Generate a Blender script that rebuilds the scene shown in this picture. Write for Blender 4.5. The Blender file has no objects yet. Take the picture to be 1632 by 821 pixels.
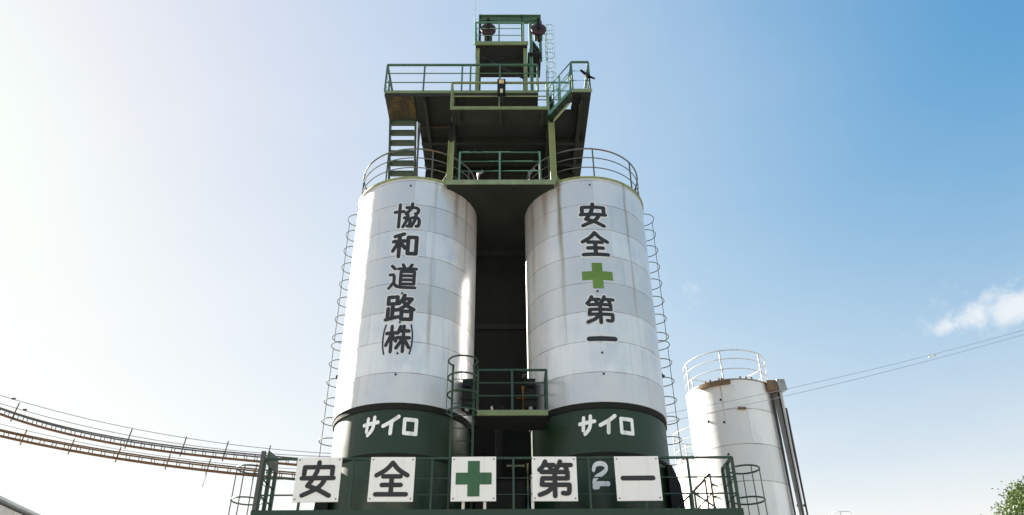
import bpy, math, random
from mathutils import Vector, Matrix
random.seed(7)
R = math.radians
scene = bpy.context.scene
col = scene.collection

# ------------------------------------------------------------------ camera
cam_d = bpy.data.cameras.new("camera"); cam = bpy.data.objects.new("camera", cam_d); col.objects.link(cam)
cam_d.sensor_width = 36.0; cam_d.lens = 36.0 * 1220.8 / 1632.0
cam_d.clip_start = 0.1; cam_d.clip_end = 6000
PITCH, YAW, ROLL = 0.5580, -0.0086, 0.0069
Xv = Vector((math.cos(YAW), math.sin(YAW), 0)); Yv = Vector((-math.sin(YAW), math.cos(YAW), 0)); Zv = Vector((0, 0, 1))
fwd = math.cos(PITCH) * Yv + math.sin(PITCH) * Zv
upv = -math.sin(PITCH) * Yv + math.cos(PITCH) * Zv
cr_, sr_ = math.cos(ROLL), math.sin(ROLL)
right = cr_ * Xv - sr_ * upv; up = sr_ * Xv + cr_ * upv
M = Matrix.Identity(4)
for i in range(3):
    M[i][0] = right[i]; M[i][1] = up[i]; M[i][2] = -fwd[i]
M[0][3], M[1][3], M[2][3] = 0.163, -18.734, 1.6
cam.matrix_world = M
scene.camera = cam

# ------------------------------------------------------------------ sun, sky, exposure
SUN_AZ, SUN_EL = R(-53), R(30)           # azimuth from +Y, negative towards -X
sd = Vector((math.sin(SUN_AZ) * math.cos(SUN_EL), math.cos(SUN_AZ) * math.cos(SUN_EL), math.sin(SUN_EL)))
sun_d = bpy.data.lights.new("sun", 'SUN'); sun = bpy.data.objects.new("sun", sun_d); col.objects.link(sun)
sun_d.energy = 4.8; sun_d.angle = R(0.53); sun_d.color = (1.0, 0.93, 0.82)
sun.rotation_euler = sd.to_track_quat('Z', 'Y').to_euler()
sun.location = sd * 60
scene.view_settings.view_transform = 'Standard'
scene.view_settings.look = 'None'
scene.view_settings.gamma = 1.0
scene.view_settings.exposure = 2.2
scene.view_settings.use_curve_mapping = False

world = bpy.data.worlds.new("World"); scene.world = world; world.use_nodes = True
wt = world.node_tree; wt.nodes.clear()
def N(t, kind, **kw):
    n = t.nodes.new(kind)
    for k, v in kw.items():
        if k == 'inp':
            for kk, vv in v.items(): n.inputs[kk].default_value = vv
        else: setattr(n, k, v)
    return n
def math_(t, op, a, b=None, c=None, clamp=False):
    n = t.nodes.new('ShaderNodeMath'); n.operation = op; n.use_clamp = clamp
    for i, x in enumerate((a, b, c)):
        if x is None: continue
        if isinstance(x, (int, float)): n.inputs[i].default_value = x
        else: t.links.new(x, n.inputs[i])
    return n.outputs[0]
def smooth(t, x, lo, hi):
    n = t.nodes.new('ShaderNodeMapRange'); n.interpolation_type = 'SMOOTHSTEP'
    t.links.new(x, n.inputs['Value']); n.inputs['From Min'].default_value = lo; n.inputs['From Max'].default_value = hi
    return n.outputs['Result']
def mix(t, fac, a, b):
    n = t.nodes.new('ShaderNodeMix'); n.data_type = 'RGBA'
    for sock, x in ((n.inputs[0], fac), (n.inputs[6], a), (n.inputs[7], b)):
        if isinstance(x, (int, float)): sock.default_value = x
        elif isinstance(x, (tuple, list)): sock.default_value = tuple(x) + ((1,) if len(x) == 3 else ())
        else: t.links.new(x, sock)
    return n.outputs[2]
sky = N(wt, 'ShaderNodeTexSky', sky_type='NISHITA', sun_disc=False, sun_elevation=SUN_EL, sun_rotation=SUN_AZ,
        altitude=20, air_density=1.0, dust_density=0.5, ozone_density=1.5)
bg = N(wt, 'ShaderNodeBackground'); bg.inputs['Strength'].default_value = 0.075
wo = N(wt, 'ShaderNodeOutputWorld')
tcw = N(wt, 'ShaderNodeTexCoord')
def dot(t, vec, d):
    n = t.nodes.new('ShaderNodeVectorMath'); n.operation = 'DOT_PRODUCT'
    t.links.new(vec, n.inputs[0]); n.inputs[1].default_value = d
    return n.outputs['Value']
cz = N(wt, 'ShaderNodeTexNoise', inp={'Scale': 30.0, 'Detail': 10.0, 'Roughness': 0.62, 'Distortion': 0.35})
wt.links.new(tcw.outputs['Generated'], cz.inputs['Vector'])
def cloud_mask(az, el, wa, wb, gain):
    c = Vector((math.sin(az) * math.cos(el), math.cos(az) * math.cos(el), math.sin(el)))
    r = Vector((math.cos(az), -math.sin(az), 0)); u = c.cross(r) * -1
    a = math_(wt, 'MULTIPLY', dot(wt, tcw.outputs['Generated'], r), 1 / wa)
    b = math_(wt, 'MULTIPLY', dot(wt, tcw.outputs['Generated'], u), 1 / wb)
    # measure from the cloud's own centre direction
    b = math_(wt, 'SUBTRACT', b, c.dot(u) / wb); a = math_(wt, 'SUBTRACT', a, c.dot(r) / wa)
    rr = math_(wt, 'SQRT', math_(wt, 'ADD', math_(wt, 'MULTIPLY', a, a), math_(wt, 'MULTIPLY', b, b)))
    m = math_(wt, 'MULTIPLY', math_(wt, 'SUBTRACT', 1.0, rr), gain)
    f = math_(wt, 'ADD', m, math_(wt, 'MULTIPLY', math_(wt, 'SUBTRACT', cz.outputs['Fac'], 0.5), 3.2))
    front = smooth(wt, dot(wt, tcw.outputs['Generated'], c), 0.6, 0.7)
    return math_(wt, 'MULTIPLY', smooth(wt, f, 0.05, 1.3), front)
CLOUDS = [(R(36.4), R(23.2), 0.070, 0.030, 1.6), (R(32.9), R(23.0), 0.034, 0.013, .75), (R(30.6), R(23.4), 0.020, 0.012, .30), (R(33.6), R(24.6), 0.03, 0.012, .45),
          (R(15.9), R(28.6), 0.014, 0.013, .22), (R(17.9), R(26.8), 0.012, 0.010, .12), (R(15.8), R(26.2), 0.010, 0.008, .2)]
cm = None
for c_ in CLOUDS:
    f_ = cloud_mask(*c_)
    cm = f_ if cm is None else math_(wt, 'MAXIMUM', cm, f_)
cm = math_(wt, 'MULTIPLY', cm, 0.75)
# hazy summer air: saturation of the clear part, a soft roll-off of the sun's glow, haze towards the horizon and the sun
hsv = N(wt, 'ShaderNodeHueSaturation', inp={'Saturation': 1.518}); wt.links.new(sky.outputs[0], hsv.inputs['Color'])
def vmath(op, a, b):
    n = wt.nodes.new('ShaderNodeVectorMath'); n.operation = op
    for i, x in enumerate((a, b)):
        if isinstance(x, tuple): n.inputs[i].default_value = x
        else: wt.links.new(x, n.inputs[i])
    return n.outputs[0]
UNIT = 1 / (0.075 * 2 ** 2.2)
G_, K_ = .545, 1.117
gain = vmath('MULTIPLY', hsv.outputs[0], (G_ * 1.433, G_ * .761, G_))
roll = vmath('DIVIDE', gain, vmath('ADD', vmath('MULTIPLY', gain, (1 / (K_ * .882), 1 / (K_ * 1.345), 1 / K_)), (1, 1, 1)))
wisp = N(wt, 'ShaderNodeTexNoise', inp={'Scale': 3.2, 'Detail': 7.0, 'Roughness': 0.6, 'Distortion': 0.6})
wmap = N(wt, 'ShaderNodeMapping'); wmap.inputs['Scale'].default_value = (1.0, 1.6, 2.6); wmap.inputs['Rotation'].default_value = (.4, .2, .5)
wt.links.new(tcw.outputs['Generated'], wmap.inputs['Vector']); wt.links.new(wmap.outputs[0], wisp.inputs['Vector'])
veil = math_(wt, 'ADD', 1.0, math_(wt, 'MULTIPLY', math_(wt, 'SUBTRACT', wisp.outputs['Fac'], 0.5), 0.34))   # thin uneven haze
theta = math_(wt, 'ARCCOSINE', math_(wt, 'MINIMUM', dot(wt, tcw.outputs['Generated'], sd), .99999))
near_sun = math_(wt, 'MULTIPLY', math_(wt, 'EXPONENT', math_(wt, 'MULTIPLY', math_(wt, 'POWER', math_(wt, 'DIVIDE', theta, 1.126), 6.0), -1)), .403)
elev = math_(wt, 'MAXIMUM', dot(wt, tcw.outputs['Generated'], (0, 0, 1)), 0.0)
low = math_(wt, 'MULTIPLY', math_(wt, 'EXPONENT', math_(wt, 'DIVIDE', elev, -.243)), .971)
skyh = mix(wt, math_(wt, 'MULTIPLY', low, veil, clamp=True), roll, (1.57, 1.325, 1.125))
skyh = mix(wt, math_(wt, 'MULTIPLY', near_sun, veil, clamp=True), skyh, (1.05, 1.04, 1.04))
skyh = mix(wt, cm, skyh, (.97, .98, 1.0))
skyc = vmath('MULTIPLY', skyh, (UNIT,) * 3)
wt.links.new(skyc, bg.inputs['Color']); wt.links.new(bg.outputs[0], wo.inputs[0])

# ------------------------------------------------------------------ materials
def new_mat(name):
    m = bpy.data.materials.new(name); m.use_nodes = True
    t = m.node_tree; t.nodes.clear()
    b = t.nodes.new('ShaderNodeBsdfPrincipled'); o = t.nodes.new('ShaderNodeOutputMaterial')
    t.links.new(b.outputs[0], o.inputs[0]); return m, t, b
def bump(t, b, h, strength, dist=0.01):
    n = t.nodes.new('ShaderNodeBump'); n.inputs['Strength'].default_value = strength; n.inputs['Distance'].default_value = dist
    t.links.new(h, n.inputs['Height']); t.links.new(n.outputs[0], b.inputs['Normal'])
def mapped(t, scale):
    tc = t.nodes.new('ShaderNodeTexCoord'); mp = t.nodes.new('ShaderNodeMapping'); mp.inputs['Scale'].default_value = scale
    t.links.new(tc.outputs['Object'], mp.inputs['Vector']); return mp.outputs[0]
def noise(t, scale, vec=None, detail=4.0, rough=0.55):
    n = N(t, 'ShaderNodeTexNoise', inp={'Scale': scale, 'Detail': detail, 'Roughness': rough})
    if vec is None: vec = mapped(t, (1, 1, 1))
    t.links.new(vec, n.inputs['Vector']); return n.outputs['Fac']
def paint(name, base, rough=0.5, metal=0.0, var=0.35, rust=0.0, rustcol=(0.16, 0.07, 0.025), scale=2.5, spec=0.5, streak=.62, bmp=.25):
    m, t, b = new_mat(name)
    dark = tuple(c * (1 - var) for c in base); lite = tuple(min(1, c * (1 + var * .6)) for c in base)
    c = mix(t, noise(t, scale, detail=6), dark, lite)
    c = mix(t, smooth(t, noise(t, 1.2, mapped(t, (6, 6, .5)), 5), .5, .8), c, tuple(x * streak for x in base))
    if rust:
        rm = math_(t, 'MULTIPLY', smooth(t, noise(t, 3.1, detail=8, rough=.65), 0.70 - rust * .3, 0.80 - rust * .25), .85)
        c = mix(t, rm, c, rustcol)
    t.links.new(c, b.inputs['Base Color'])
    r_ = math_(t, 'ADD', math_(t, 'MULTIPLY', noise(t, 5, detail=3), .25), rough - .12)
    t.links.new(r_, b.inputs['Roughness']); b.inputs['Metallic'].default_value = metal
    b.inputs['Specular IOR Level'].default_value = spec
    bump(t, b, noise(t, 14, detail=5), bmp, .006)
    return m
def plate_shell(name, base, course, nplate, z0, rust, metal, rough, tint, streaks=()):
    """painted plate cylinder: courses, staggered butt joints, streaks of rust and dirt"""
    m, t, b = new_mat(name)
    tc = t.nodes.new('ShaderNodeTexCoord'); sx = t.nodes.new('ShaderNodeSeparateXYZ'); t.links.new(tc.outputs['Object'], sx.inputs[0])
    x, y, z = sx.outputs
    ang = math_(t, 'ARCTAN2', x, math_(t, 'MULTIPLY', y, -1))
    kz = math_(t, 'DIVIDE', math_(t, 'SUBTRACT', z, z0), course)
    row = math_(t, 'FLOOR', kz); fz = math_(t, 'SUBTRACT', kz, row)
    wn = N(t, 'ShaderNodeTexWhiteNoise', noise_dimensions='1D'); t.links.new(row, wn.inputs['W'])
    ka = math_(t, 'ADD', math_(t, 'MULTIPLY', ang, nplate / (2 * math.pi)), math_(t, 'MULTIPLY', wn.outputs['Value'], 3.0))
    pl = math_(t, 'FLOOR', ka); fa = math_(t, 'SUBTRACT', ka, pl)
    wn2 = N(t, 'ShaderNodeTexWhiteNoise', noise_dimensions='2D')
    cb = t.nodes.new('ShaderNodeCombineXYZ'); t.links.new(row, cb.inputs[0]); t.links.new(pl, cb.inputs[1]); t.links.new(cb.outputs[0], wn2.inputs['Vector'])
    shade = math_(t, 'ADD', math_(t, 'MULTIPLY', wn2.outputs['Value'], .20), .80)
    shade = math_(t, 'ADD', shade, math_(t, 'MULTIPLY', math_(t, 'SUBTRACT', wn.outputs['Value'], .3), .24))
    # rust and dirt run down: coordinates stretched along z
    cv = t.nodes.new('ShaderNodeCombineXYZ'); t.links.new(math_(t, 'MULTIPLY', ang, 9.0), cv.inputs[0]); t.links.new(math_(t, 'MULTIPLY', z, .35), cv.inputs[2])
    st = noise(t, 1.0, cv.outputs[0], 6, .6)
    cv2 = t.nodes.new('ShaderNodeCombineXYZ'); t.links.new(math_(t, 'MULTIPLY', ang, 3.0), cv2.inputs[0]); t.links.new(z, cv2.inputs[2])
    bl = noise(t, .9, cv2.outputs[0], 5, .6)
    hs = t.nodes.new('ShaderNodeVectorMath'); hs.operation = 'SCALE'; hs.inputs[0].default_value = base; t.links.new(shade, hs.inputs['Scale'])
    c = hs.outputs[0]
    c = mix(t, math_(t, 'MULTIPLY', smooth(t, st, .50, .85), .5), c, tuple(q * .70 for q in base))
    c = mix(t, math_(t, 'MULTIPLY', smooth(t, bl, .42, .68), .55), c, tint)
    c = mix(t, math_(t, 'MULTIPLY', math_(t, 'MULTIPLY', smooth(t, st, .60, .80), smooth(t, bl, .40, .65)), rust), c, (.28, .19, .11))
    for (sa, sw, zt_, zb_, k) in streaks:      # individual rust runs below the rim
        d = math_(t, 'ABSOLUTE', math_(t, 'SUBTRACT', math_(t, 'ADD', ang, math_(t, 'MULTIPLY', math_(t, 'SUBTRACT', bl, .5), .10)), sa))
        s_ = math_(t, 'SUBTRACT', 1.0, smooth(t, d, 0.0, sw))
        g_ = smooth(t, z, zb_, zt_)
        s_ = math_(t, 'MULTIPLY', math_(t, 'MULTIPLY', s_, g_), math_(t, 'MULTIPLY', smooth(t, st, .28, .6), k))
        c = mix(t, s_, c, (.23, .15, .075))
    # weld seams: horizontal at each course, vertical butt joints
    hz = math_(t, 'MINIMUM', fz, math_(t, 'SUBTRACT', 1.0, fz))
    hl = math_(t, 'SUBTRACT', 1.0, smooth(t, hz, .006, .017))
    va = math_(t, 'MINIMUM', fa, math_(t, 'SUBTRACT', 1.0, fa))
    vl = math_(t, 'MULTIPLY', math_(t, 'SUBTRACT', 1.0, smooth(t, va, .0015, .0045)), .45)
    seam = math_(t, 'MULTIPLY', math_(t, 'MAXIMUM', hl, vl), math_(t, 'ADD', .45, math_(t, 'MULTIPLY', smooth(t, bl, .35, .65), .5)))
    c = mix(t, seam, c, (.20, .15, .11))
    t.links.new(c, b.inputs['Base Color'])
    b.inputs['Metallic'].default_value = metal
    t.links.new(math_(t, 'ADD', rough, math_(t, 'MULTIPLY', math_(t, 'SUBTRACT', st, .5), .3)), b.inputs['Roughness'])
    # plates bow slightly between welds
    h = math_(t, 'ADD', math_(t, 'MULTIPLY', bl, .55), math_(t, 'MULTIPLY', math_(t, 'MAXIMUM', hl, vl), .35))
    dn = N(t, 'ShaderNodeTexNoise', inp={'Scale': 1.9, 'Detail': 3.0, 'Roughness': .5}); t.links.new(tc.outputs['Object'], dn.inputs['Vector'])
    h = math_(t, 'ADD', h, math_(t, 'MULTIPLY', dn.outputs['Fac'], 1.3))
    bump(t, b, h, .38, .025)
    return m

MT = {}
SILV = dict(base=(.68, .665, .655), course=.823, nplate=5, z0=14.73 - .823 * 9, rust=.8, metal=.45, rough=.36, tint=(.53, .56, .61))
MT['silver_a'] = plate_shell('silver_paint_a', **SILV, streaks=((.78, .09, 14.9, 12.4, .9), (1.02, .05, 14.9, 11.0, .7), (.40, .05, 10.2, 8.9, .5), (-1.15, .12, 14.9, 13.6, .6)))
MT['silver_b'] = plate_shell('silver_paint_b', **SILV, streaks=((-.50, .07, 15.2, 8.8, 1.0), (-.78, .10, 14.9, 12.8, .8), (-1.1, .09, 14.9, 10.5, .8), (.62, .04, 11.6, 10.2, .5)))
MT['tank_white'] = plate_shell('tank_white', base=(.78, .775, .76), course=1.22, nplate=4, z0=0, rust=.6, metal=0.0, rough=.45, tint=(.66, .68, .70), streaks=((1.05, .16, 13.5, 5, .9), (-.45, .03, 11.3, 10.2, .6)))
MT['green_base'] = paint('green_gloss', (.008, .029, .010), .42, var=.30, rust=.05, scale=1.3, bmp=.08, streak=.75)
MT['green_dark'] = paint('green_dark', (.014, .042, .020), .45, var=.4, rust=.25)
MT['rail_dark'] = paint('rail_dark', (.018, .052, .030), .42, var=.35, rust=.25)
MT['rail_grey'] = paint('rail_grey', (.085, .095, .08), .5, var=.4, rust=.55)
MT['rail_teal'] = paint('rail_teal', (.105, .225, .165), .42, var=.35, rust=.22)
MT['rail_mid'] = paint('rail_mid', (.060, .125, .075), .45, var=.4, rust=.3)
MT['rail_olive'] = paint('rail_olive', (.17, .215, .095), .45, var=.4, rust=.35)
MT['column'] = paint('column_olive', (.27, .31, .13), .5, var=.45, rust=.4, rustcol=(.14, .09, .03))
MT['edge'] = paint('edge_sage', (.20, .26, .15), .5, var=.45, rust=.45)
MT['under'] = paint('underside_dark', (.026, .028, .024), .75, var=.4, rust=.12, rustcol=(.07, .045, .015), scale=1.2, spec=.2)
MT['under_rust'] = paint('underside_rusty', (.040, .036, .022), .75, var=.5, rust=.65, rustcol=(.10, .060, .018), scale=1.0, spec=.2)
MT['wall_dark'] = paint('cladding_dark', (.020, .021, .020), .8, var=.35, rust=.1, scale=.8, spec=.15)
MT['black'] = paint('letter_black', (.022, .021, .021), .5, var=.35, rust=.10, rustcol=(.20, .20, .20), scale=5)
MT['white'] = paint('letter_white', (.88, .88, .85), .5, var=.06)
MT['halo'] = paint('letter_ground', (.66, .67, .68), .5, var=.06)
MT['board'] = paint('board_white', (.86, .83, .79), .45, var=.05, rust=.02, streak=.90)
MT['cross'] = paint('cross_green', (.035, .115, .048), .45, var=.25)
MT['lime'] = paint('cross_lime', (.115, .225, .033), .5, var=.4, streak=.8)
MT['rusty'] = paint('rusty_steel', (.24, .11, .045), .8, var=.5, rust=.6, rustcol=(.10, .04, .015), spec=.2)
MT['rust_bright'] = paint('rust_bright', (.17, .095, .052), .8, var=.4, rust=.4, rustcol=(.16, .06, .02), spec=.2)
MT['steel'] = paint('weathered_steel', (.10, .095, .09), .6, metal=.2, var=.4, rust=.3, rustcol=(.12, .065, .035))
MT['grey'] = paint('grey_steel', (.30, .31, .32), .5, metal=.2, var=.3, rust=.25)
MT['rail_white'] = paint('rail_white', (.58, .57, .55), .5, var=.2, rust=.3)
MT['cable'] = paint('cable_black', (.05, .052, .055), .6, var=.2)
MT['wire_blue'] = paint('wire_grey', (.34, .39, .46), .6, var=.2)
MT['machine'] = paint('machine_dark', (.012, .013, .012), .6, var=.4, rust=.15, spec=.2)
MT['maroon'] = paint('wheel_maroon', (.045, .018, .018), .45, var=.4)
MT['orange'] = paint('orange_pipe', (.36, .15, .02), .5, var=.3)
MT['yellow'] = paint('yellow_paint', (.42, .36, .08), .5, var=.3)
MT['teal'] = paint('teal_paint', (.10, .30, .25), .5, var=.25)
MT['amber'] = paint('lens_amber', (.62, .48, .24), .3, var=.2)
MT['cream'] = paint('cream_plastic', (.50, .46, .30), .5, var=.2)
MT['mud'] = paint('rusty_grating', (.20, .135, .075), .85, var=.6, rust=.5, rustcol=(.11, .055, .02), scale=6)
MT['siding'] = paint('siding_pale', (.55, .56, .57), .6, var=.12)
MT['roofing'] = paint('roof_grey', (.55, .57, .58), .5, var=.2)
def leaf_mat():
    m, t, b = new_mat('leaves')
    g = t.nodes.new('ShaderNodeNewGeometry')
    c = mix(t, g.outputs['Random Per Island'], (.022, .045, .011), (.075, .118, .028))
    t.links.new(c, b.inputs['Base Color']); b.inputs['Roughness'].default_value = .5
    tr = t.nodes.new('ShaderNodeBsdfTranslucent'); tr.inputs[0].default_value = (.10, .16, .025, 1)
    ms = t.nodes.new('ShaderNodeMixShader'); ms.inputs[0].default_value = .25; o = [n for n in t.nodes if n.type == 'OUTPUT_MATERIAL'][0]
    t.links.new(b.outputs[0], ms.inputs[1]); t.links.new(tr.outputs[0], ms.inputs[2]); t.links.new(ms.outputs[0], o.inputs[0])
    return m
MT['leaf'] = leaf_mat()
MT['bark'] = paint('bark', (.12, .085, .06), .9, var=.5, scale=6)
def ground_mat():
    m, t, b = new_mat('concrete_yard')
    c = mix(t, noise(t, .4, detail=8), (.26, .245, .215), (.38, .36, .32))
    c = mix(t, smooth(t, noise(t, .06, detail=4), .5, .7), c, (.22, .20, .17))
    t.links.new(c, b.inputs['Base Color']); b.inputs['Roughness'].default_value = .9
    bump(t, b, noise(t, 30, detail=6), .3, .01); return m
MT['ground'] = ground_mat()

# ------------------------------------------------------------------ mesh helpers
def frame(d):
    d = d.normalized(); a = Vector((0, 0, 1)) if abs(d.z) < .95 else Vector((1, 0, 0))
    s = d.cross(a).normalized(); return s, s.cross(d).normalized()
class MB:
    def __init__(s): s.v = []; s.f = []
    def add(s, vs, fs):
        o = len(s.v); s.v += [Vector(q) for q in vs]; s.f += [[o + i for i in f] for f in fs]; return s
    def box(s, x0, x1, y0, y1, z0, z1):
        return s.add([(x0, y0, z0), (x1, y0, z0), (x1, y1, z0), (x0, y1, z0), (x0, y0, z1), (x1, y0, z1), (x1, y1, z1), (x0, y1, z1)],
                     [(3, 2, 1, 0), (4, 5, 6, 7), (0, 1, 5, 4), (1, 2, 6, 5), (2, 3, 7, 6), (3, 0, 4, 7)])
    def prism(s, poly, z0, z1):            # poly counter-clockwise in plan
        n = len(poly)
        return s.add([(x, y, z0) for x, y in poly] + [(x, y, z1) for x, y in poly],
                     [list(range(n - 1, -1, -1)), list(range(n, 2 * n))] + [(i, (i + 1) % n, n + (i + 1) % n, n + i) for i in range(n)])
    def bar(s, p, q, w, h=None, roll=None):
        p, q = Vector(p), Vector(q); h = h or w; a, b = frame(q - p)
        cs = [(-1, -1), (1, -1), (1, 1), (-1, 1)]
        return s.add([p + a * (i * w / 2) + b * (j * h / 2) for i, j in cs] + [q + a * (i * w / 2) + b * (j * h / 2) for i, j in cs],
                     [(0, 1, 2, 3), (7, 6, 5, 4), (1, 0, 4, 5), (2, 1, 5, 6), (3, 2, 6, 7), (0, 3, 7, 4)])
    def beam(s, p, q, w, h, t=.014):       # I section lying along p-q
        p, q = Vector(p), Vector(q); a, b = frame(q - p)
        for off, ww, hh in ((h / 2 - t / 2, w, t), (-h / 2 + t / 2, w, t), (0, t, h - 2 * t)):
            s.bar(p + b * off, q + b * off, ww, hh)
        return s
    def tube(s, pts, r, n=8, closed=False, r1=None):
        pts = [Vector(q) for q in pts]; m = len(pts); o = len(s.v); prev = None
        for i, p in enumerate(pts):
            if closed: d = pts[(i + 1) % m] - pts[i - 1]
            else: d = pts[min(i + 1, m - 1)] - pts[max(i - 1, 0)]
            d.normalize()
            if prev is None: a, b = frame(d)
            else:
                a = prev - d * prev.dot(d); a.normalize(); b = a.cross(d) * -1
                b = d.cross(a)
            prev = a; rr = r if r1 is None else r + (r1 - r) * i / (m - 1)
            for k in range(n):
                t = 2 * math.pi * k / n; s.v.append(p + a * (rr * math.cos(t)) + b * (rr * math.sin(t)))
        for i in range(m if closed else m - 1):
            j = (i + 1) % m
            for k in range(n):
                l = (k + 1) % n; s.f.append([o + i * n + k, o + i * n + l, o + j * n + l, o + j * n + k])
        if not closed:
            s.f.append([o + k for k in range(n - 1, -1, -1)]); s.f.append([o + (m - 1) * n + k for k in range(n)])
        return s
    def lathe(s, prof, cx=0, cy=0, n=96, axis='z', z=0):
        o = len(s.v); m = len(prof)
        for k in range(n):
            t = 2 * math.pi * k / n; c_, s_ = math.cos(t), math.sin(t)
            for r, h in prof:
                if axis == 'z': s.v.append(Vector((cx + r * c_, cy + r * s_, h)))
                elif axis == 'y': s.v.append(Vector((cx + r * c_, cy + h, z - r * s_)))
                else: s.v.append(Vector((cx + h, cy + r * c_, z + r * s_)))
        for k in range(n):
            l = (k + 1) % n
            for i in range(m - 1):
                s.f.append([o + k * m + i, o + l * m + i, o + l * m + i + 1, o + k * m + i + 1])
        return s
    def build(s, name, mat, parent=None, smooth=False, loc=None, label=None):
        root = parent
        while root is not None and root.parent is not None: root = root.parent
        org = Vector(root.location) if root is not None else Vector(loc or (0, 0, 0))
        me = bpy.data.meshes.new(name); me.from_pydata([tuple(q - org) for q in s.v], [], s.f); me.update()
        if smooth:
            for p in me.polygons: p.use_smooth = True
            me.set_sharp_from_angle(angle=R(35))
        me.materials.append(MT[mat] if isinstance(mat, str) else mat)
        o = bpy.data.objects.new(name, me); col.objects.link(o)
        if parent is not None: o.parent = parent
        else: o.location = org
        if label: o['label'] = label
        return o
def thing(name, label, cat, loc=(0, 0, 0), group=None):
    o = bpy.data.objects.new(name, None); col.objects.link(o); o.location = loc; o.empty_display_size = .3
    o['label'] = label; o['category'] = cat
    if group: o['group'] = group
    return o
def tag(o, label, cat, group=None):
    o['label'] = label; o['category'] = cat
    if group: o['group'] = group
    return o
def arc(cx, cy, r, z, a0, a1, n):
    return [(cx + r * math.cos(a0 + (a1 - a0) * i / n), cy + r * math.sin(a0 + (a1 - a0) * i / n), z) for i in range(n + 1)]
def railing(parent, pts, h, posts, mat, mids=(.36, .70), r=.024, rm=.017, pr=.022, name='railing', pmat=None, closed=False, angle=False):
    """pts: base polyline; one mesh of rails, each post its own child mesh"""
    m = MB()
    def lift(z): return [(x, y, zz + z) for x, y, zz in pts]
    if angle:
        n = len(pts)
        for i in range(n if closed else n - 1):
            m.bar(lift(h)[i], lift(h)[(i + 1) % n], r * 2.1, r * 1.7)
    else: m.tube(lift(h), r, 8, closed)
    for q in mids: m.tube(lift(h * q), rm, 6, closed)
    rl = m.build(name, mat, parent, smooth=not angle)
    for x, y, z in posts:
        MB().bar((x, y, z), (x, y, z + h - (.012 if angle else 0)), pr * 2, pr * 1.8).build('post', pmat or mat, rl)
    return rl
def along(p, q, n):
    return [tuple(p[i] + (q[i] - p[i]) * k / n for i in range(3)) for k in range(n + 1)]

# ------------------------------------------------------------------ setting
g = MB().add([(-2500, -2500, 0), (2500, -2500, 0), (2500, 2500, 0), (-2500, 2500, 0)], [(0, 1, 2, 3)]).build('ground', 'ground')
g['kind'] = 'structure'

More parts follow.
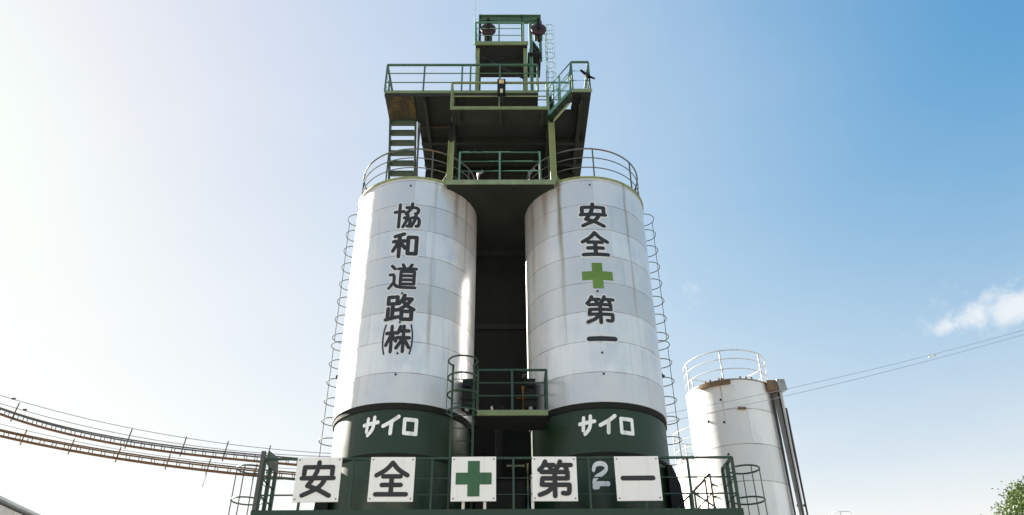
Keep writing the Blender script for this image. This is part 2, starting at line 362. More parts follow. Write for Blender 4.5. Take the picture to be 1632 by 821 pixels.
# ------------------------------------------------------------------ painted lettering
def chaikin(p, n=2):
    for _ in range(n):
        q = [p[0]]
        for i in range(len(p) - 1):
            a, b = p[i], p[i + 1]
            q += [(a[0] * .75 + b[0] * .25, a[1] * .75 + b[1] * .25), (a[0] * .25 + b[0] * .75, a[1] * .25 + b[1] * .75)]
        q.append(p[-1]); p = q
    return p
GL = {
 'kyou': (10, [[(20,96),(20,4)],[(2,66),(37,66)],[(46,82),(92,82),(90,60),(80,57)],[(67,98),(65,78),(45,56)],
               [(40,40),(63,40),(61,6),(53,6)],[(52,52),(50,30),(37,4)],[(70,40),(97,40),(95,6),(86,6)],[(83,52),(80,30),(67,4)]]),
 'wa': (12, [[(44,95),(26,90),(9,87)],[(4,66),(50,66)],[(28,90),(28,3)],[(26,64),(4,28)],[(33,58),(52,36)],
             [(62,81),(94,81)],[(62,14),(94,14)],[(62,81),(62,14)],[(94,81),(94,14)]]),
 'michi': (9.2, [[(50,98),(56,86)],[(82,98),(74,86)],[(34,82),(98,82)],[(68,82),(62,70)],[(44,70),(92,70)],[(44,70),(44,22)],[(92,70),(92,22)],[(44,22),(92,22)],
               [(46,54),(90,54)],[(46,38),(90,38)],[(10,95),(22,82)],[(5,60),(21,60),(21,30)],[(21,30),(4,8)],[(20,26),(36,8),(97,8)]]),
 'ro': (11, [[(8,92),(40,92)],[(8,66),(40,66)],[(8,92),(8,66)],[(40,92),(40,66)],[(25,64),(25,14)],[(25,42),(42,42)],[(9,48),(9,12)],[(3,7),(45,15)],
             [(64,98),(58,80),(46,66)],[(62,84),(90,84)],[(90,84),(74,60),(46,42)],[(60,74),(78,54),(98,44)],[(57,36),(91,36)],[(57,36),(57,6)],[(91,36),(91,6)],[(57,6),(91,6)]]),
 'kabu': (11, [[(4,72),(46,72)],[(25,97),(25,3)],[(24,66),(4,28)],[(28,62),(44,42)],[(60,96),(51,72)],[(57,80),(95,80)],[(48,54),(98,54)],[(74,97),(74,3)],[(72,50),(47,16)],[(77,50),(98,18)]]),
 'an': (13, [[(50,98),(50,86)],[(11,64),(11,83),(14,84)],[(11,84),(89,84)],[(89,84),(89,64)],[(6,53),(94,53)],[(47,74),(38,52),(24,32)],[(24,32),(52,22),(86,4)],[(72,52),(58,26),(12,5)]]),
 'zen': (13, [[(50,96),(34,76),(7,60)],[(50,96),(66,76),(93,60)],[(26,57),(74,57)],[(24,33),(76,33)],[(8,7),(92,7)],[(50,57),(50,7)]]),
 'dai': (11, [[(24,98),(18,84),(8,74)],[(20,88),(48,88)],[(35,88),(40,76)],[(66,98),(61,84),(52,74)],[(62,88),(96,88)],[(78,88),(84,76)],
              [(14,68),(86,68)],[(86,68),(86,50)],[(16,50),(86,50)],[(16,50),(14,32)],[(14,32),(90,32)],[(90,32),(90,14),(86,7),(72,9)],[(50,68),(50,1)],[(46,32),(34,14),(8,4)]]),
 'ichi': (15, [[(8,50),(92,50)]]),
 'sa': (15, [[(4,62),(96,72)],[(30,94),(24,26)],[(72,100),(70,56),(60,28),(34,6)]]),
 'i': (15, [[(93,97),(56,70),(6,46)],[(54,66),(50,5)]]),
 'ro_kana': (17, [[(10,90),(90,88)],[(10,8),(90,6)],[(10,90),(9,8)],[(90,88),(89,6)]]),
 'two': (19, [[(14,74),(20,92),(50,99),(84,92),(86,72),(60,56),(22,44),(12,24)],[(12,8),(34,8)],[(16,20),(92,18)]]),
}
def ribbon(m, pts, w, place, off):
    """one stroke with round ends as a single strip laid on a surface"""
    p = chaikin(pts) if len(pts) > 2 else list(pts)
    d = []
    for i in range(len(p) - 1):
        a, b = p[i], p[i + 1]; L = math.hypot(b[0] - a[0], b[1] - a[1]); k = max(1, int(L / 6))
        d += [(a[0] + (b[0] - a[0]) * j / k, a[1] + (b[1] - a[1]) * j / k) for j in range(k)]
    d.append(p[-1]); n = len(d); L, Rr = [], []
    for i in range(n):
        a, b = d[max(0, i - 1)], d[min(n - 1, i + 1)]; tx, ty = b[0] - a[0], b[1] - a[1]; q = math.hypot(tx, ty); tx /= q; ty /= q
        L.append((d[i][0] - ty * w / 2, d[i][1] + tx * w / 2)); Rr.append((d[i][0] + ty * w / 2, d[i][1] - tx * w / 2))
    def cap(c, start):
        a0 = math.atan2(start[1] - c[1], start[0] - c[0])
        return [(c[0] + w / 2 * math.cos(a0 - math.pi * k / 6), c[1] + w / 2 * math.sin(a0 - math.pi * k / 6)) for k in range(1, 6)]
    vs = [place(x, y, off) for x, y in L] + [place(x, y, off) for x, y in Rr]
    fs = [(n + i, n + i + 1, i + 1, i) for i in range(n - 1)]
    e = cap(d[-1], L[-1]); o = len(vs); vs += [place(x, y, off) for x, y in e]
    fs.append([n + n - 1] + list(range(o + len(e) - 1, o - 1, -1)) + [n - 1])
    s = cap(d[0], Rr[0]); o = len(vs); vs += [place(x, y, off) for x, y in s]
    fs.append([0] + list(range(o + len(s) - 1, o - 1, -1)) + [n])
    m.add(vs, fs)
def glyph(key, place, mat, parent, halo=None, name='character', hmul=1.65, wmul=1.0):
    w, strokes = GL[key]; w *= wmul
    if halo:
        m = MB()
        for i, s in enumerate(strokes): ribbon(m, s, w * hmul, place, .0012 + i * .0003)
        m.build('lettering_ground', halo, parent)
    m = MB()
    for i, s in enumerate(strokes): ribbon(m, s, w, place, .007 + i * .0006)
    return m.build(name, mat, parent)
def on_cyl(cx, cy, rad, u0, zc, w, h, z0=None):
    def f(x, y, off):
        a = (u0 + (x - 50) / 100 * w) / rad
        return (cx + (rad + off) * math.sin(a), cy - (rad + off) * math.cos(a), zc + (y - 50) / 100 * h)
    return f
def on_board(xc, y, zc, w, h):
    return lambda px, py, off: (xc + (px - 50) / 100 * w, y - off, zc + (py - 50) / 100 * h)
def cross_mesh(place, arm=.34):
    m = MB(); a, b = 50 - arm * 50, 50 + arm * 50
    def patch(x0, x1, y0, y1):
        k = 8; vs = [place(x0 + (x1 - x0) * i / k, y, .007) for i in range(k + 1) for y in (y0, y1)]
        m.add(vs, [(2 * i, 2 * i + 2, 2 * i + 3, 2 * i + 1) for i in range(k)])
    patch(a, b, 0, 100); patch(0, a, a, b); patch(b, 100, a, b)
    return m

# ------------------------------------------------------------------ silos
ZB, ZT, RS = 8.22, 14.81, 1.75
def make_silo(cx, label, mat):
    t = thing('silo', label, 'silo', (cx, 0, 0), 'twin silver silos')
    MB().lathe([(0, 0), (1.64, 0), (1.64, 6.98), (0, 6.98)], cx, 0).build('lower_base', 'green_base', t, True)
    MB().lathe([(0, 7.04), (1.69, 7.04), (1.69, ZB - .14), (0, ZB - .14)], cx, 0).build('green_band', 'green_base', t, True)
    MB().lathe([(0, 6.981), (1.675, 6.981), (1.675, 7.039), (0, 7.039)], cx, 0).build('dark_band', 'wall_dark', t, True)  # thin dark ring between lower base and green band
    MB().lathe([(0, ZB - .139), (1.725, ZB - .139), (1.725, ZB - .004), (0, ZB - .004)], cx, 0).build('dark_band', 'wall_dark', t, True)  # dark ring between green band and silver shell
    MB().lathe([(0, ZB), (RS, ZB), (RS, ZT), (0, ZT)], cx, 0, 160).build('shell', mat, t, True)
    MB().lathe([(1.6, ZT + .001), (RS + .035, ZT + .001), (RS + .035, ZT + .05), (1.6, ZT + .05)], cx, 0, 128).build('rim', 'column', t, True)
    MB().lathe([(1.6, ZT + .005), (1.59, ZT + .05), (.4, ZT + .36), (0, ZT + .38)], cx, 0).build('roof', 'grey', t, True)
    base = arc(cx, 0, 1.70, ZT + .05, 0, 2 * math.pi, 72)[:-1]
    posts = [(cx + 1.70 * math.cos(a), 1.70 * math.sin(a), ZT + .05) for a in [R(q + (6 if cx > 0 else 18)) for q in range(-90, 270, 45)]]
    railing(t, base, 1.06, posts, 'rail_grey', (.36, .69), .022, .015, .02, closed=True)
    side = -1 if cx < 0 else 1
    for z in (14.55, 11.13, 10.31, 9.47, 8.92) if cx < 0 else (14.57, 11.18, 9.47, 8.92):   # level ports down the front, on the lettering's axis
        MB().lathe([(0, -1.78), (.022, -1.78), (.026, -1.75), (.026, -1.72), (0, -1.72)], cx + .02 * side, 0, 14, 'y', z).build('level_port', 'machine', t)
    for a in (R(4), R(176)):
        x, y = cx + 1.78 * math.cos(a), 1.78 * math.sin(a)
        m = MB().lathe([(0, -.10), (.05, -.10), (.07, -.03), (.07, .06), (.03, .06), (.03, .11), (0, .11)], x, y, 14, 'x', 9.66)
        m.build('inspection_nozzle', 'machine', t, True)
    return t
sl = make_silo(-2.463, 'left silver silo lettered with five black characters over a green base', 'silver_a')
sr = make_silo(2.463, 'right silver silo with a bright green cross among its black characters', 'silver_b')
for k, z, w, h in (('kyou', 13.55, .72, .80), ('wa', 12.60, .68, .76), ('michi', 11.62, .72, .76), ('ro', 10.72, .72, .74), ('kabu', 9.86, .60, .72)):
    glyph(k, on_cyl(-2.463, 0, RS, -.05, z, w, h), 'black', sl, 'halo', wmul=1.3)
pl = on_cyl(-2.463, 0, RS, -.05, 9.86, .56, .70)
for q in ([(-6, 106), (-13, 80), (-15, 50), (-13, 20), (-6, -6)], [(106, 106), (113, 80), (115, 50), (113, 20), (106, -6)]):
    m = MB(); ribbon(m, q, 7, pl, .008); m.build('bracket', 'black', sl)
for k, z in (('an', 13.55), ('zen', 12.62), ('dai', 10.66), ('ichi', 9.85)):
    glyph(k, on_cyl(2.463, 0, RS, .05, z, .76, .76), 'black', sr, 'halo', wmul=1.15)
cross_mesh(on_cyl(2.463, 0, RS, .05, 11.65, .80, .76)).build('cross', 'lime', sr)
for cx, root, u in ((-2.463, sl, -.06), (2.463, sr, .03)):
    for k, du, w in (('sa', -.47, .38), ('i', 0.01, .40), ('ro_kana', .46, .34)):
        glyph(k, on_cyl(cx, 0, 1.69, u + du, 7.675 + (.015 if k == 'i' else 0), w, .44 if k != 'ro_kana' else .40), 'white', root, wmul=1.4)
glyph('two', on_cyl(2.463, 0, 1.64, -.21, 6.52, .40, .58), 'white', sr)

# ------------------------------------------------------------------ tower between and behind the silos
t = thing('tower', 'clad elevator tower coloured dark for shade standing in the gap behind both silver silos', 'tower', (0, 3.2, 0))
MB().box(-1.28, 1.28, 1.92, 4.4, 0, 18.0).build('cladding', 'wall_dark', t)  # near-black colour carries the shade of the recess between the silos
for x in (-1.33, 1.33):
    for y in (1.86, 4.46): MB().bar((x, y, 0), (x, y, 18.05), .14).build('column', 'under', t)
m = MB()
for z in (3, 6, 9, 12, 14.6): MB().bar((-1.25, 1.88, z), (1.25, 1.88, z), .1, .16).build('girder', 'under', t)
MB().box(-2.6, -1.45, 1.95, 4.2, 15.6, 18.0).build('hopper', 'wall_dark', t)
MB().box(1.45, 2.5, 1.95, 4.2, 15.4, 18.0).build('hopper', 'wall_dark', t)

# ------------------------------------------------------------------ main upper deck
DZ = 18.2
t = thing('upper_platform', 'large dark upper platform jutting over both silo tops with long green railings', 'platform', (-.4, 0, DZ))
poly = [(-3.52, -1.65), (1.14, -1.65), (1.14, -.9), (2.18, -.9), (2.18, -1.72), (2.74, -1.72), (2.74, 2.8), (-2.60, 2.8), (-2.60, -.44), (-3.52, -.44)]
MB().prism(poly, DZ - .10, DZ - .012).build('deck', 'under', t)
MB().box(-3.50, -2.64, -1.60, -.46, DZ - .135, DZ - .103).build('underside_plate', 'under_rust', t, label='rust-stained plate under the landing')
m = MB()
m.box(-3.51, 1.14, -1.685, -1.652, DZ - .075, DZ + .03)
m.build('fascia', 'rail_olive', t)
MB().box(-3.51, 1.14, -1.675, -1.653, DZ - .20, DZ - .077).build('fascia', 'under', t)  # lower fascia coloured dark so only its top edge looks lit
m = MB().box(2.18, 2.77, -1.755, -1.722, DZ - .09, DZ + .03); m.build('fascia', 'edge', t)
m = MB()
for y in (.4, 1.5): m.beam((-2.58, y, DZ - .22), (2.7, y, DZ - .22), .12, .20)
for x in (-2.3, -1.5, 1.5, 2.45): m.beam((x, -1.6, DZ - .24), (x, 2.7, DZ - .24), .11, .20)
m.build('joist', 'under', t)
MB().beam((-2.58, -.30, DZ - .20), (-1.5, -.30, DZ - .20), .08, .06).build('joist', 'under_rust', t)
H = 1.13
a, b = (-3.52, -1.66, DZ), (1.14, -1.66, DZ)
railing(t, [(-3.52, -.5, DZ), a, b], H, [(-3.52, -.5, DZ), (-3.52, -1.1, DZ)] + along(a, b, 4) + [(-.93, -1.66, DZ)], 'rail_mid', (.34, .68), .03, .018, .027, angle=True)
railing(t, [(1.14, -1.66, DZ), (1.14, -.9, DZ), (2.18, -.9, DZ)], H, [(1.14, -.9, DZ), (1.66, -.9, DZ)], 'rail_teal', (.34, .68), .024, .018, .026, angle=True)
railing(t, [(2.19, -.9, DZ), (2.19, -1.72, DZ), (2.72, -1.72, DZ), (2.72, 2.7, DZ)], H + .06,
        [(2.19, -1.3, DZ), (2.19, -1.72, DZ), (2.72, -1.72, DZ), (2.72, -.2, DZ), (2.72, 1.2, DZ), (2.72, 2.7, DZ)], 'rail_mid', (.34, .68), .028, .018, .028, angle=True)

# steep stair from the left silo roof up to the deck
t = thing('steep_stair', 'steep open-tread stair climbing from the left silo roof to the upper platform', 'stairs', (-3.1, .9, 14.86))
for x in (-3.50, -2.70):
    MB().bar((x, .95, 14.86), (x, -.47, DZ - .02), .05, .17).build('stringer', 'green_dark', t)
for i in range(11):
    f = (i + .6) / 11; y = .95 + (-.47 - .95) * f; z = 14.86 + (DZ - 14.86) * f
    MB().box(-3.47, -2.73, y - .13, y + .13, z - .035, z).build('tread', 'green_dark', t)
for x in (-3.53, -2.66):
    MB().tube([(x, .9, 15.75), (x, -.30, DZ + .55)], .018, 6).build('handrail', 'rail_grey', t, True)
MB().bar((-2.56, -.40, 14.9), (-2.56, -.40, DZ - .12), .05).build('prop', 'steel', t)

# front walkway, a metre lower
WZ = 16.95
t = thing('front_walkway', 'narrow yellow-green walkway with low railing hung in front of the upper platform', 'walkway', (0, -2, WZ))
MB().box(-1.42, 1.36, -2.30, -1.70, WZ - .10, WZ - .02).build('deck', 'under', t)
MB().box(-1.44, 1.38, -2.335, -2.302, WZ - .085, WZ + .02).build('fascia', 'rail_olive', t)
railing(t, [(-1.42, -1.72, WZ), (-1.42, -2.3, WZ), (1.36, -2.3, WZ)], .98, [(-1.42, -1.75, WZ), (-1.42, -2.3, WZ), (-.03, -2.3, WZ), (1.36, -2.3, WZ)], 'rail_olive', (.45,), .028, .02, .03, angle=True)
for x in (-1.2, 0, 1.2): MB().bar((x, -1.75, WZ - .16), (x, -2.28, WZ - .14), .07, .1).build('bracket', 'under', t)
t = thing('floodlight', 'dark box floodlight with amber lens clamped to the front walkway railing', 'floodlight', (.03, -2.4, 17.6))
MB().box(-.09, .15, -2.46, -2.345, 17.35, 17.93).build('housing', 'machine', t)
MB().box(-.04, .10, -2.485, -2.461, 17.74, 17.88).build('lens', 'amber', t)
MB().box(-.01, .07, -2.50, -2.461, 17.36, 17.50).build('clamp', 'cream', t)
MB().bar((.03, -2.40, 16.98), (.03, -2.40, 17.34), .17, .08).build('bracket', 'machine', t)

# short stair from the walkway to the right end of the deck
t = thing('short_stair', 'short teal stair with railings rising from the front walkway to the platform right end', 'stairs', (1.8, -1.85, WZ))
p0, p1 = (1.40, -2.0, WZ + .02), (2.16, -1.80, DZ)
for dy in (0, .52):
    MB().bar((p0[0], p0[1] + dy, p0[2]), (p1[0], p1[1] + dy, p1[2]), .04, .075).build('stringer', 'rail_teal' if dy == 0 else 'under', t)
    r_ = MB()
    for q, rr in ((1.02, .024), (.68, .016), (.34, .016)): r_.tube([(p0[0], p0[1] + dy, p0[2] + q), (p1[0], p1[1] + dy, p1[2] + q + .06)], rr, 6)
    rl = r_.build('railing', 'rail_teal', t, True)
    for f in (.02, .5):
        q = [p0[i] + (p1[i] - p0[i]) * f for i in range(3)]
        MB().bar((q[0], q[1] + dy, q[2]), (q[0], q[1] + dy, q[2] + 1.02), .05).build('post', 'rail_teal', rl)
for i in range(5):
    f = (i + .5) / 5
    MB().box(p0[0] + .76 * f - .09, p0[0] + .76 * f + .09, -1.96 + .2 * f, -1.52 + .2 * f, p0[2] + 1.23 * f - .03, p0[2] + 1.23 * f).build('tread', 'green_dark', t)

# middle platform across the two silo roofs
PZ = 14.76
t = thing('bridge_platform', 'sage green platform bridging the two silo roofs on olive columns', 'platform', (0, 0, PZ))
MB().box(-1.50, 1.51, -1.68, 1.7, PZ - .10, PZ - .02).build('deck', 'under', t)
MB().box(-1.53, 1.54, -1.715, -1.682, PZ - .12, PZ + .03).build('fascia', 'edge', t)
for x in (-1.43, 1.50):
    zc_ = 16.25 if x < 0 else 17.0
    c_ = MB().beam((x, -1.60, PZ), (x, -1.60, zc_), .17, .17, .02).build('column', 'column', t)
    MB().beam((x, -1.60, zc_), (x, -1.60, 17.9), .15, .15, .02).build('shaded_column_top', 'under', t)  # upper column coloured dark to show it in shade
    MB().box(x - .13, x + .13, -1.68, -1.50, PZ + .031, PZ + .055).build('base_plate', 'edge', c_)
    sgn = -1 if x < 0 else 1
    if x > 0: MB().bar((x + .05, -1.6, 17.05), (x + .55, -1.6, 17.75), .05).build('brace', 'column', t)
    MB().tube([(x + sgn * .30, -1.3, PZ + .10), (x + sgn * .02, -1.45, PZ + .55)], .035, 8).build('brace', 'grey', t, True)
railing(t, [(-1.16, -1.68, PZ), (1.12, -1.68, PZ)], 1.05, [(-1.16, -1.68, PZ), (-.02, -1.68, PZ), (1.12, -1.68, PZ)], 'rail_teal', (.35, .68), .026, .018, .03)
for x, y, z, s, lab in ((-.78, -.8, PZ, 1.0, 'rusty grey gear motor on the bridge platform behind its railing, left one'), (.72, -.7, PZ, 1.15, 'larger rusty grey gear motor behind the bridge railing, right one')):
    g_ = thing('gear_motor', lab, 'motor', (x, y, z), 'gear motors on the bridge platform')
    MB().lathe([(0, -.26 * s), (.13 * s, -.26 * s), (.16 * s, -.2 * s), (.16 * s, .1 * s), (.10 * s, .13 * s), (.10 * s, .24 * s), (0, .24 * s)], x, y, 20, 'x', z + .42 * s).build('motor_body', 'grey', g_, True)
    MB().box(x - .2 * s, x + .2 * s, y - .16 * s, y + .16 * s, z, z + .25 * s).build('base', 'rusty', g_)
    MB().tube([(x + .1 * s, y, z + .55 * s), (x + .12 * s, y, z + .95 * s), (x + .25 * s, y, z + 1.05 * s)], .05, 10).build('pipe', 'grey', g_, True)

# penthouse (hoist platform)
HZ = 20.72
t = thing('hoist_platform', 'small topmost hoist platform on legs above the upper platform', 'platform', (0, -.9, DZ))
MB().box(-.82, .86, -1.30, .15, HZ - .10, HZ - .02).build('deck', 'wall_dark', t)
MB().box(-.85, .89, -1.335, -1.302, HZ - .12, HZ + .03).build('fascia', 'rail_olive', t)
for x, mat in ((-.75, 'rail_olive'), (.79, 'rail_olive')):
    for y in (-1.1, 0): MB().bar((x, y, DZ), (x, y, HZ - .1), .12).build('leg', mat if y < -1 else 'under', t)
m = MB(); m.bar((-.70, -1.1, 20.35), (.78, -1.1, 19.30), .07); m.build('brace', 'machine', t)
m = MB(); m.bar((-.70, -1.02, 20.0), (.2, -1.02, 20.3), .10); m.build('brace', 'machine', t)
MB().bar((-.66, -1.0, 20.12), (.78, -1.0, 20.12), .08).build('brace', 'machine', t)
railing(t, [(-.83, -.15, HZ), (-.83, -1.3, HZ), (.74, -1.3, HZ)], .95, [(-.83, -.6, HZ), (-.83, -1.3, HZ), (-.06, -1.3, HZ), (.74, -1.3, HZ)], 'rail_teal', (.36, .70), .024, .016, .028, angle=True)
for x in (-.70, .70): MB().bar((x, -1.12, HZ), (x, -1.12, 22.24), .08).build('post', 'green_base', t)
MB().beam((-.74, -1.12, 22.04), (1.34, -1.12, 22.04), .18, .26, .025).build('hoist_beam', 'rail_mid', t)
MB().beam((.98, -1.12, 18.2), (.98, -1.12, 21.90), .11, .11, .02).build('post', 'rail_teal', t)
MB().box(.87, 1.30, -1.25, -.2, 20.25, 20.33).build('side_step', 'machine', t)
MB().box(1.06, 1.30, -.98, -.94, 20.34, 20.62).build('side_plate', 'machine', t)
for z in (20.8, 21.05):
    MB().bar((1.0, -1.0, z), (1.32, -.5, z - .02), .13, .14).build('side_bracket', 'machine', t)
MB().bar((1.30, -1.0, 20.2), (1.30, -1.0, 21.6), .09).build('post', 'rail_mid', t)
for x, lab in ((-.42, 'dark maroon pulley wheel hung under the left of the hoist beam'), (1.24, 'dark maroon pulley wheel at the right tip of the hoist beam')):
    p_ = thing('pulley', lab, 'pulley', (x, -1.2, 21.4), 'pulley wheels of the hoist')
    MB().lathe([(0, -.05), (.12, -.05), (.12, -.03), (.20, -.02), (.25, -.05), (.25, -.03), (.22, -.015), (.22, .015), (.25, .03), (.25, .05), (0, .05)], x, -1.22, 28, 'y', 21.42).build('wheel', 'maroon', p_, True)
    MB().box(x - .045, x + .045, -1.31, -1.275, 21.38, 21.90).build('bracket', 'machine', p_)
    MB().box(x - .13, x + .13, -1.16, -1.02, 21.1, 21.90).build('hanger', 'rail_mid', p_)
    MB().bar((x, -1.2, 20.74 if x < 0 else 20.9), (x, -1.2, 21.2), .11, .08).build('mount', 'machine', p_)
    MB().lathe([(0, -.03), (.05, -.03), (.05, .03), (0, .03)], x, -1.34, 14, 'y', 21.42).build('hub', 'machine', p_)
tag(MB().box(-.1, .14, -1.2, -1.0, HZ + .0, HZ + .11).build('junction_box', 'machine', loc=(0, -1.1, HZ)), 'small dark box lying on the topmost hoist platform floor', 'box')
t = thing('lightning_rod', 'thin teal lightning rod rising above the topmost platform left corner', 'lightning rod', (-.84, -1.1, HZ))
MB().tube([(-.86, -1.22, HZ), (-.87, -1.22, 22.0)], .02, 6).build('mast', 'rail_teal', t, True)
MB().tube([(-.87, -1.22, 22.0), (-.89, -1.22, 24.2)], .011, 6, r1=.006).build('tip', 'rail_teal', t, True)

# twin lamp on the deck's right corner
t = thing('twin_lamp', 'dark twin-headed lamp on the railing at the upper platform right corner', 'lamp', (2.66, -1.8, DZ))
MB().tube([(2.60, -1.80, DZ + .05), (2.63, -1.80, 18.72)], .03, 8).build('stem', 'machine', t, True)
MB().tube([(2.68, -1.83, 18.66), (2.45, -1.88, 18.88)], .08, 12, r1=.04).build('lamp_head', 'machine', t, True)
MB().tube([(2.62, -1.80, 18.75), (2.86, -1.84, 18.56)], .06, 12, r1=.03).build('lamp_head', 'machine', t, True)
MB().box(2.59, 2.69, -1.86, -1.77, 18.64, 18.80).build('bracket', 'machine', t)

# ------------------------------------------------------------------ caged ladders
def caged_ladder(label, c, out, zs, cages, cw, mat, hoop_r=.36, step=.6, rung=.3, r_h=.013, r_r=.018, nbar=3, name='caged_ladder', hmat=None, standoff=0):
    """c: plan point of the ladder's middle; out: plan direction away from the wall; zs: ladder bottom and top"""
    o = Vector((out[0], out[1], 0)).normalized(); s = Vector((-o.y, o.x, 0)); c = Vector((c[0], c[1], 0))
    t = thing(name, label, 'ladder', (c.x, c.y, zs[0]), 'caged ladders of the plant'); hmat = hmat or mat
    for q in (-1, 1): MB().bar(c + s * (q * cw / 2) + Vector((0, 0, zs[0])), c + s * (q * cw / 2) + Vector((0, 0, zs[1])), r_r * 2).build('rail', mat, t)
    if standoff:
        for z in (2.2, 4.4, 6.4, 8.4, 10.0, 11.8, 13.3, 14.6):
            for q in (-1, 1):
                p = c + s * (q * cw / 2) + Vector((0, 0, z)); MB().bar(p, p - o * (standoff + .05), .05, .02).build('wall_bracket', mat, t)
    n = int((zs[1] - zs[0]) / rung)
    for i in range(n):
        z = zs[0] + (i + .5) * rung
        MB().tube([c - s * (cw / 2) + Vector((0, 0, z)), c + s * (cw / 2) + Vector((0, 0, z))], .011, 5).build('rung', mat, t)
    ce = o * (hoop_r * .95)
    def hp(a): return c + ce + o * (hoop_r * math.cos(a)) + s * (hoop_r * math.sin(a))
    for z0, z1 in cages:
        k = max(1, round((z1 - z0) / step))
        for i in range(k + 1):
            z = z0 + (z1 - z0) * i / k
            pts = [c + s * (-cw / 2)] + [hp(R(-135 + 270 * j / 20)) for j in range(21)] + [c + s * (cw / 2)]
            MB().tube([p + Vector((0, 0, z)) for p in pts], r_h, 6).build('hoop', hmat, t, True)
        for j in range(nbar):
            a = R(-80 + 160 * j / (nbar - 1)) if nbar > 1 else 0
            p = c + ce + o * ((hoop_r + .008) * math.cos(a)) + s * ((hoop_r + .008) * math.sin(a))
            MB().bar(p + Vector((0, 0, z0)), p + Vector((0, 0, z1)), .018 + r_h, .012).build('cage_bar', hmat, t)
    return t
for cx, ang, zl, lab in ((-2.463, R(156), (0, 15.9), 'grey caged ladder climbing the left flank of the left silver silo'),
                     (2.463, R(24), (0, 15.9), 'grey caged ladder climbing the right flank of the right silver silo')):
    o_ = (math.cos(ang), math.sin(ang))
    caged_ladder(lab, (cx + 1.83 * o_[0], 1.83 * o_[1]), o_, zl, ((11.15, 15.2), (7.6, 10.9)), .42, 'rail_grey', .33, .58, nbar=1, r_h=.013, standoff=.09)
caged_ladder('green caged ladder passing the gap platform between the silos at its left', (-.86, -1.86), (0, -1), (5.6, 9.12), ((7.80, 9.06),), .50, 'rail_dark', .34, .45, r_h=.022, r_r=.024, nbar=3, hmat='rail_dark')
caged_ladder('thin caged ladder beside the topmost hoist platform, against the sky', (1.52, -.55), (1, .15), (DZ, 22.3), ((19.6, 22.3),), .24, 'rail_teal', .14, .42, r_h=.009, r_r=.012, nbar=3)
caged_ladder('dark caged ladder hanging at the left end of the front balcony', (-5.12, -1.95), (-1, 0), (.4, 6.65), ((2.5, 6.60),), .5, 'rail_dark', .33, .68, r_h=.016, r_r=.022, nbar=3)
caged_ladder('dark caged ladder hanging at the right end of the front balcony', (5.08, -1.95), (1, 0), (.4, 6.75), ((2.5, 6.55),), .5, 'rail_dark', .33, .66, r_h=.020, r_r=.024, nbar=3)

# ------------------------------------------------------------------ small platform in the gap
t = thing('gap_platform', 'small green railed platform fixed across the dark gap between the silos', 'platform', (.3, -1.3, 7.95))
MB().box(-.54, 1.10, -1.86, -.9, 7.83, 7.93).build('deck', 'under', t)
MB().box(-.55, 1.115, -1.895, -1.862, 7.84, 7.97).build('fascia', 'rail_olive', t)
railing(t, [(-.52, -1.87, 7.97), (1.10, -1.87, 7.97), (1.10, -1.0, 7.97)], 1.0, [(-.52, -1.87, 7.97), (.29, -1.87, 7.97), (1.10, -1.87, 7.97), (1.10, -1.1, 7.97)], 'rail_dark', (.36, .68), .026, .02, .03, angle=True)
for x, lab in ((-.86, 'dark knife gate box on the left silo beside the gap platform'), (.80, 'dark knife gate box on the right silo behind the gap railing')):
    v = thing('gate_box', lab, 'valve', (x, -.85, 8.6), 'gate boxes at the gap platform')
    sg = -1 if x < 0 else 1
    x_ = x - .06 * sg
    MB().prism([(x_ - .13, -1.05), (x_ + .13, -1.05), (x_ + .13, -.55), (x_ - .13, -.55)], 8.35, 9.10).build('body', 'machine', v)
    MB().lathe([(0, -.07), (.10, -.07), (.10, .05), (0, .05)], x_, -1.11, 18, 'y', 8.95).build('actuator', 'machine', v, True)
    MB().box(x_ - .17, x_ + .17, -1.09, -1.06, 8.55, 8.62).build('dark_band', 'machine', v)
    MB().lathe([(0, -.05), (.05, -.05), (.05, .05), (0, .05)], x_, -1.12, 14, 'y', 8.28).build('outlet', 'grey', v, True)
t = thing('valve_pipe', 'thin orange pipe with a cross handle standing on the gap platform', 'pipe', (.53, -1.4, 7.95))
MB().tube([(.55, -1.4, 7.94), (.55, -1.4, 8.75)], .03, 8).build('pipe', 'orange', t, True)
MB().tube([(.40, -1.4, 8.45), (.62, -1.4, 8.45)], .02, 8).build('handle', 'orange', t, True)
t = thing('chute', 'dark green feed chute hanging in the gap above the small platform', 'chute', (0, .2, 7))
MB().lathe([(.10, 7.2), (.10, 8.5), (.22, 9.1)], -.05, .9, 24).build('pipe', 'wall_dark', t, True)
MB().box(-.6, .6, .1, 1.7, 5.6, 6.9).build('hopper', 'wall_dark', t)

# ------------------------------------------------------------------ front balcony and its signs
BZ = 5.56
t = thing('balcony', 'long dark green front balcony with railings carrying the five safety boards', 'balcony', (0, -1.9, BZ))
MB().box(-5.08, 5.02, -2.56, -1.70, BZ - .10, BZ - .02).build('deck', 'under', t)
MB().box(-5.10, 5.04, -2.60, -2.562, BZ - .24, BZ).build('fascia', 'green_dark', t)
for x in (-4.6, -1.7, 1.7, 4.6): MB().bar((x, -2.2, 0), (x, -2.2, BZ - .105), .18).build('column', 'green_dark', t)
f0, f1 = (-4.98, -2.57, BZ), (4.98, -2.57, BZ)
xs = [-4.98, -4.15, -3.1, -2.3, -1.42, .30, 1.9, 3.05, 4.02, 4.98]
railing(t, [f0, f1], 1.07, [(x, -2.57, BZ) for x in xs], 'rail_dark', (.29, .61), .026, .018, .026, angle=True)
railing(t, [(4.98, -2.545, BZ), (4.98, -1.72, BZ)], 1.07, [(4.98, -2.15, BZ), (4.98, -1.72, BZ)], 'rail_dark', (.29, .61), .03, .02, .034, angle=True)
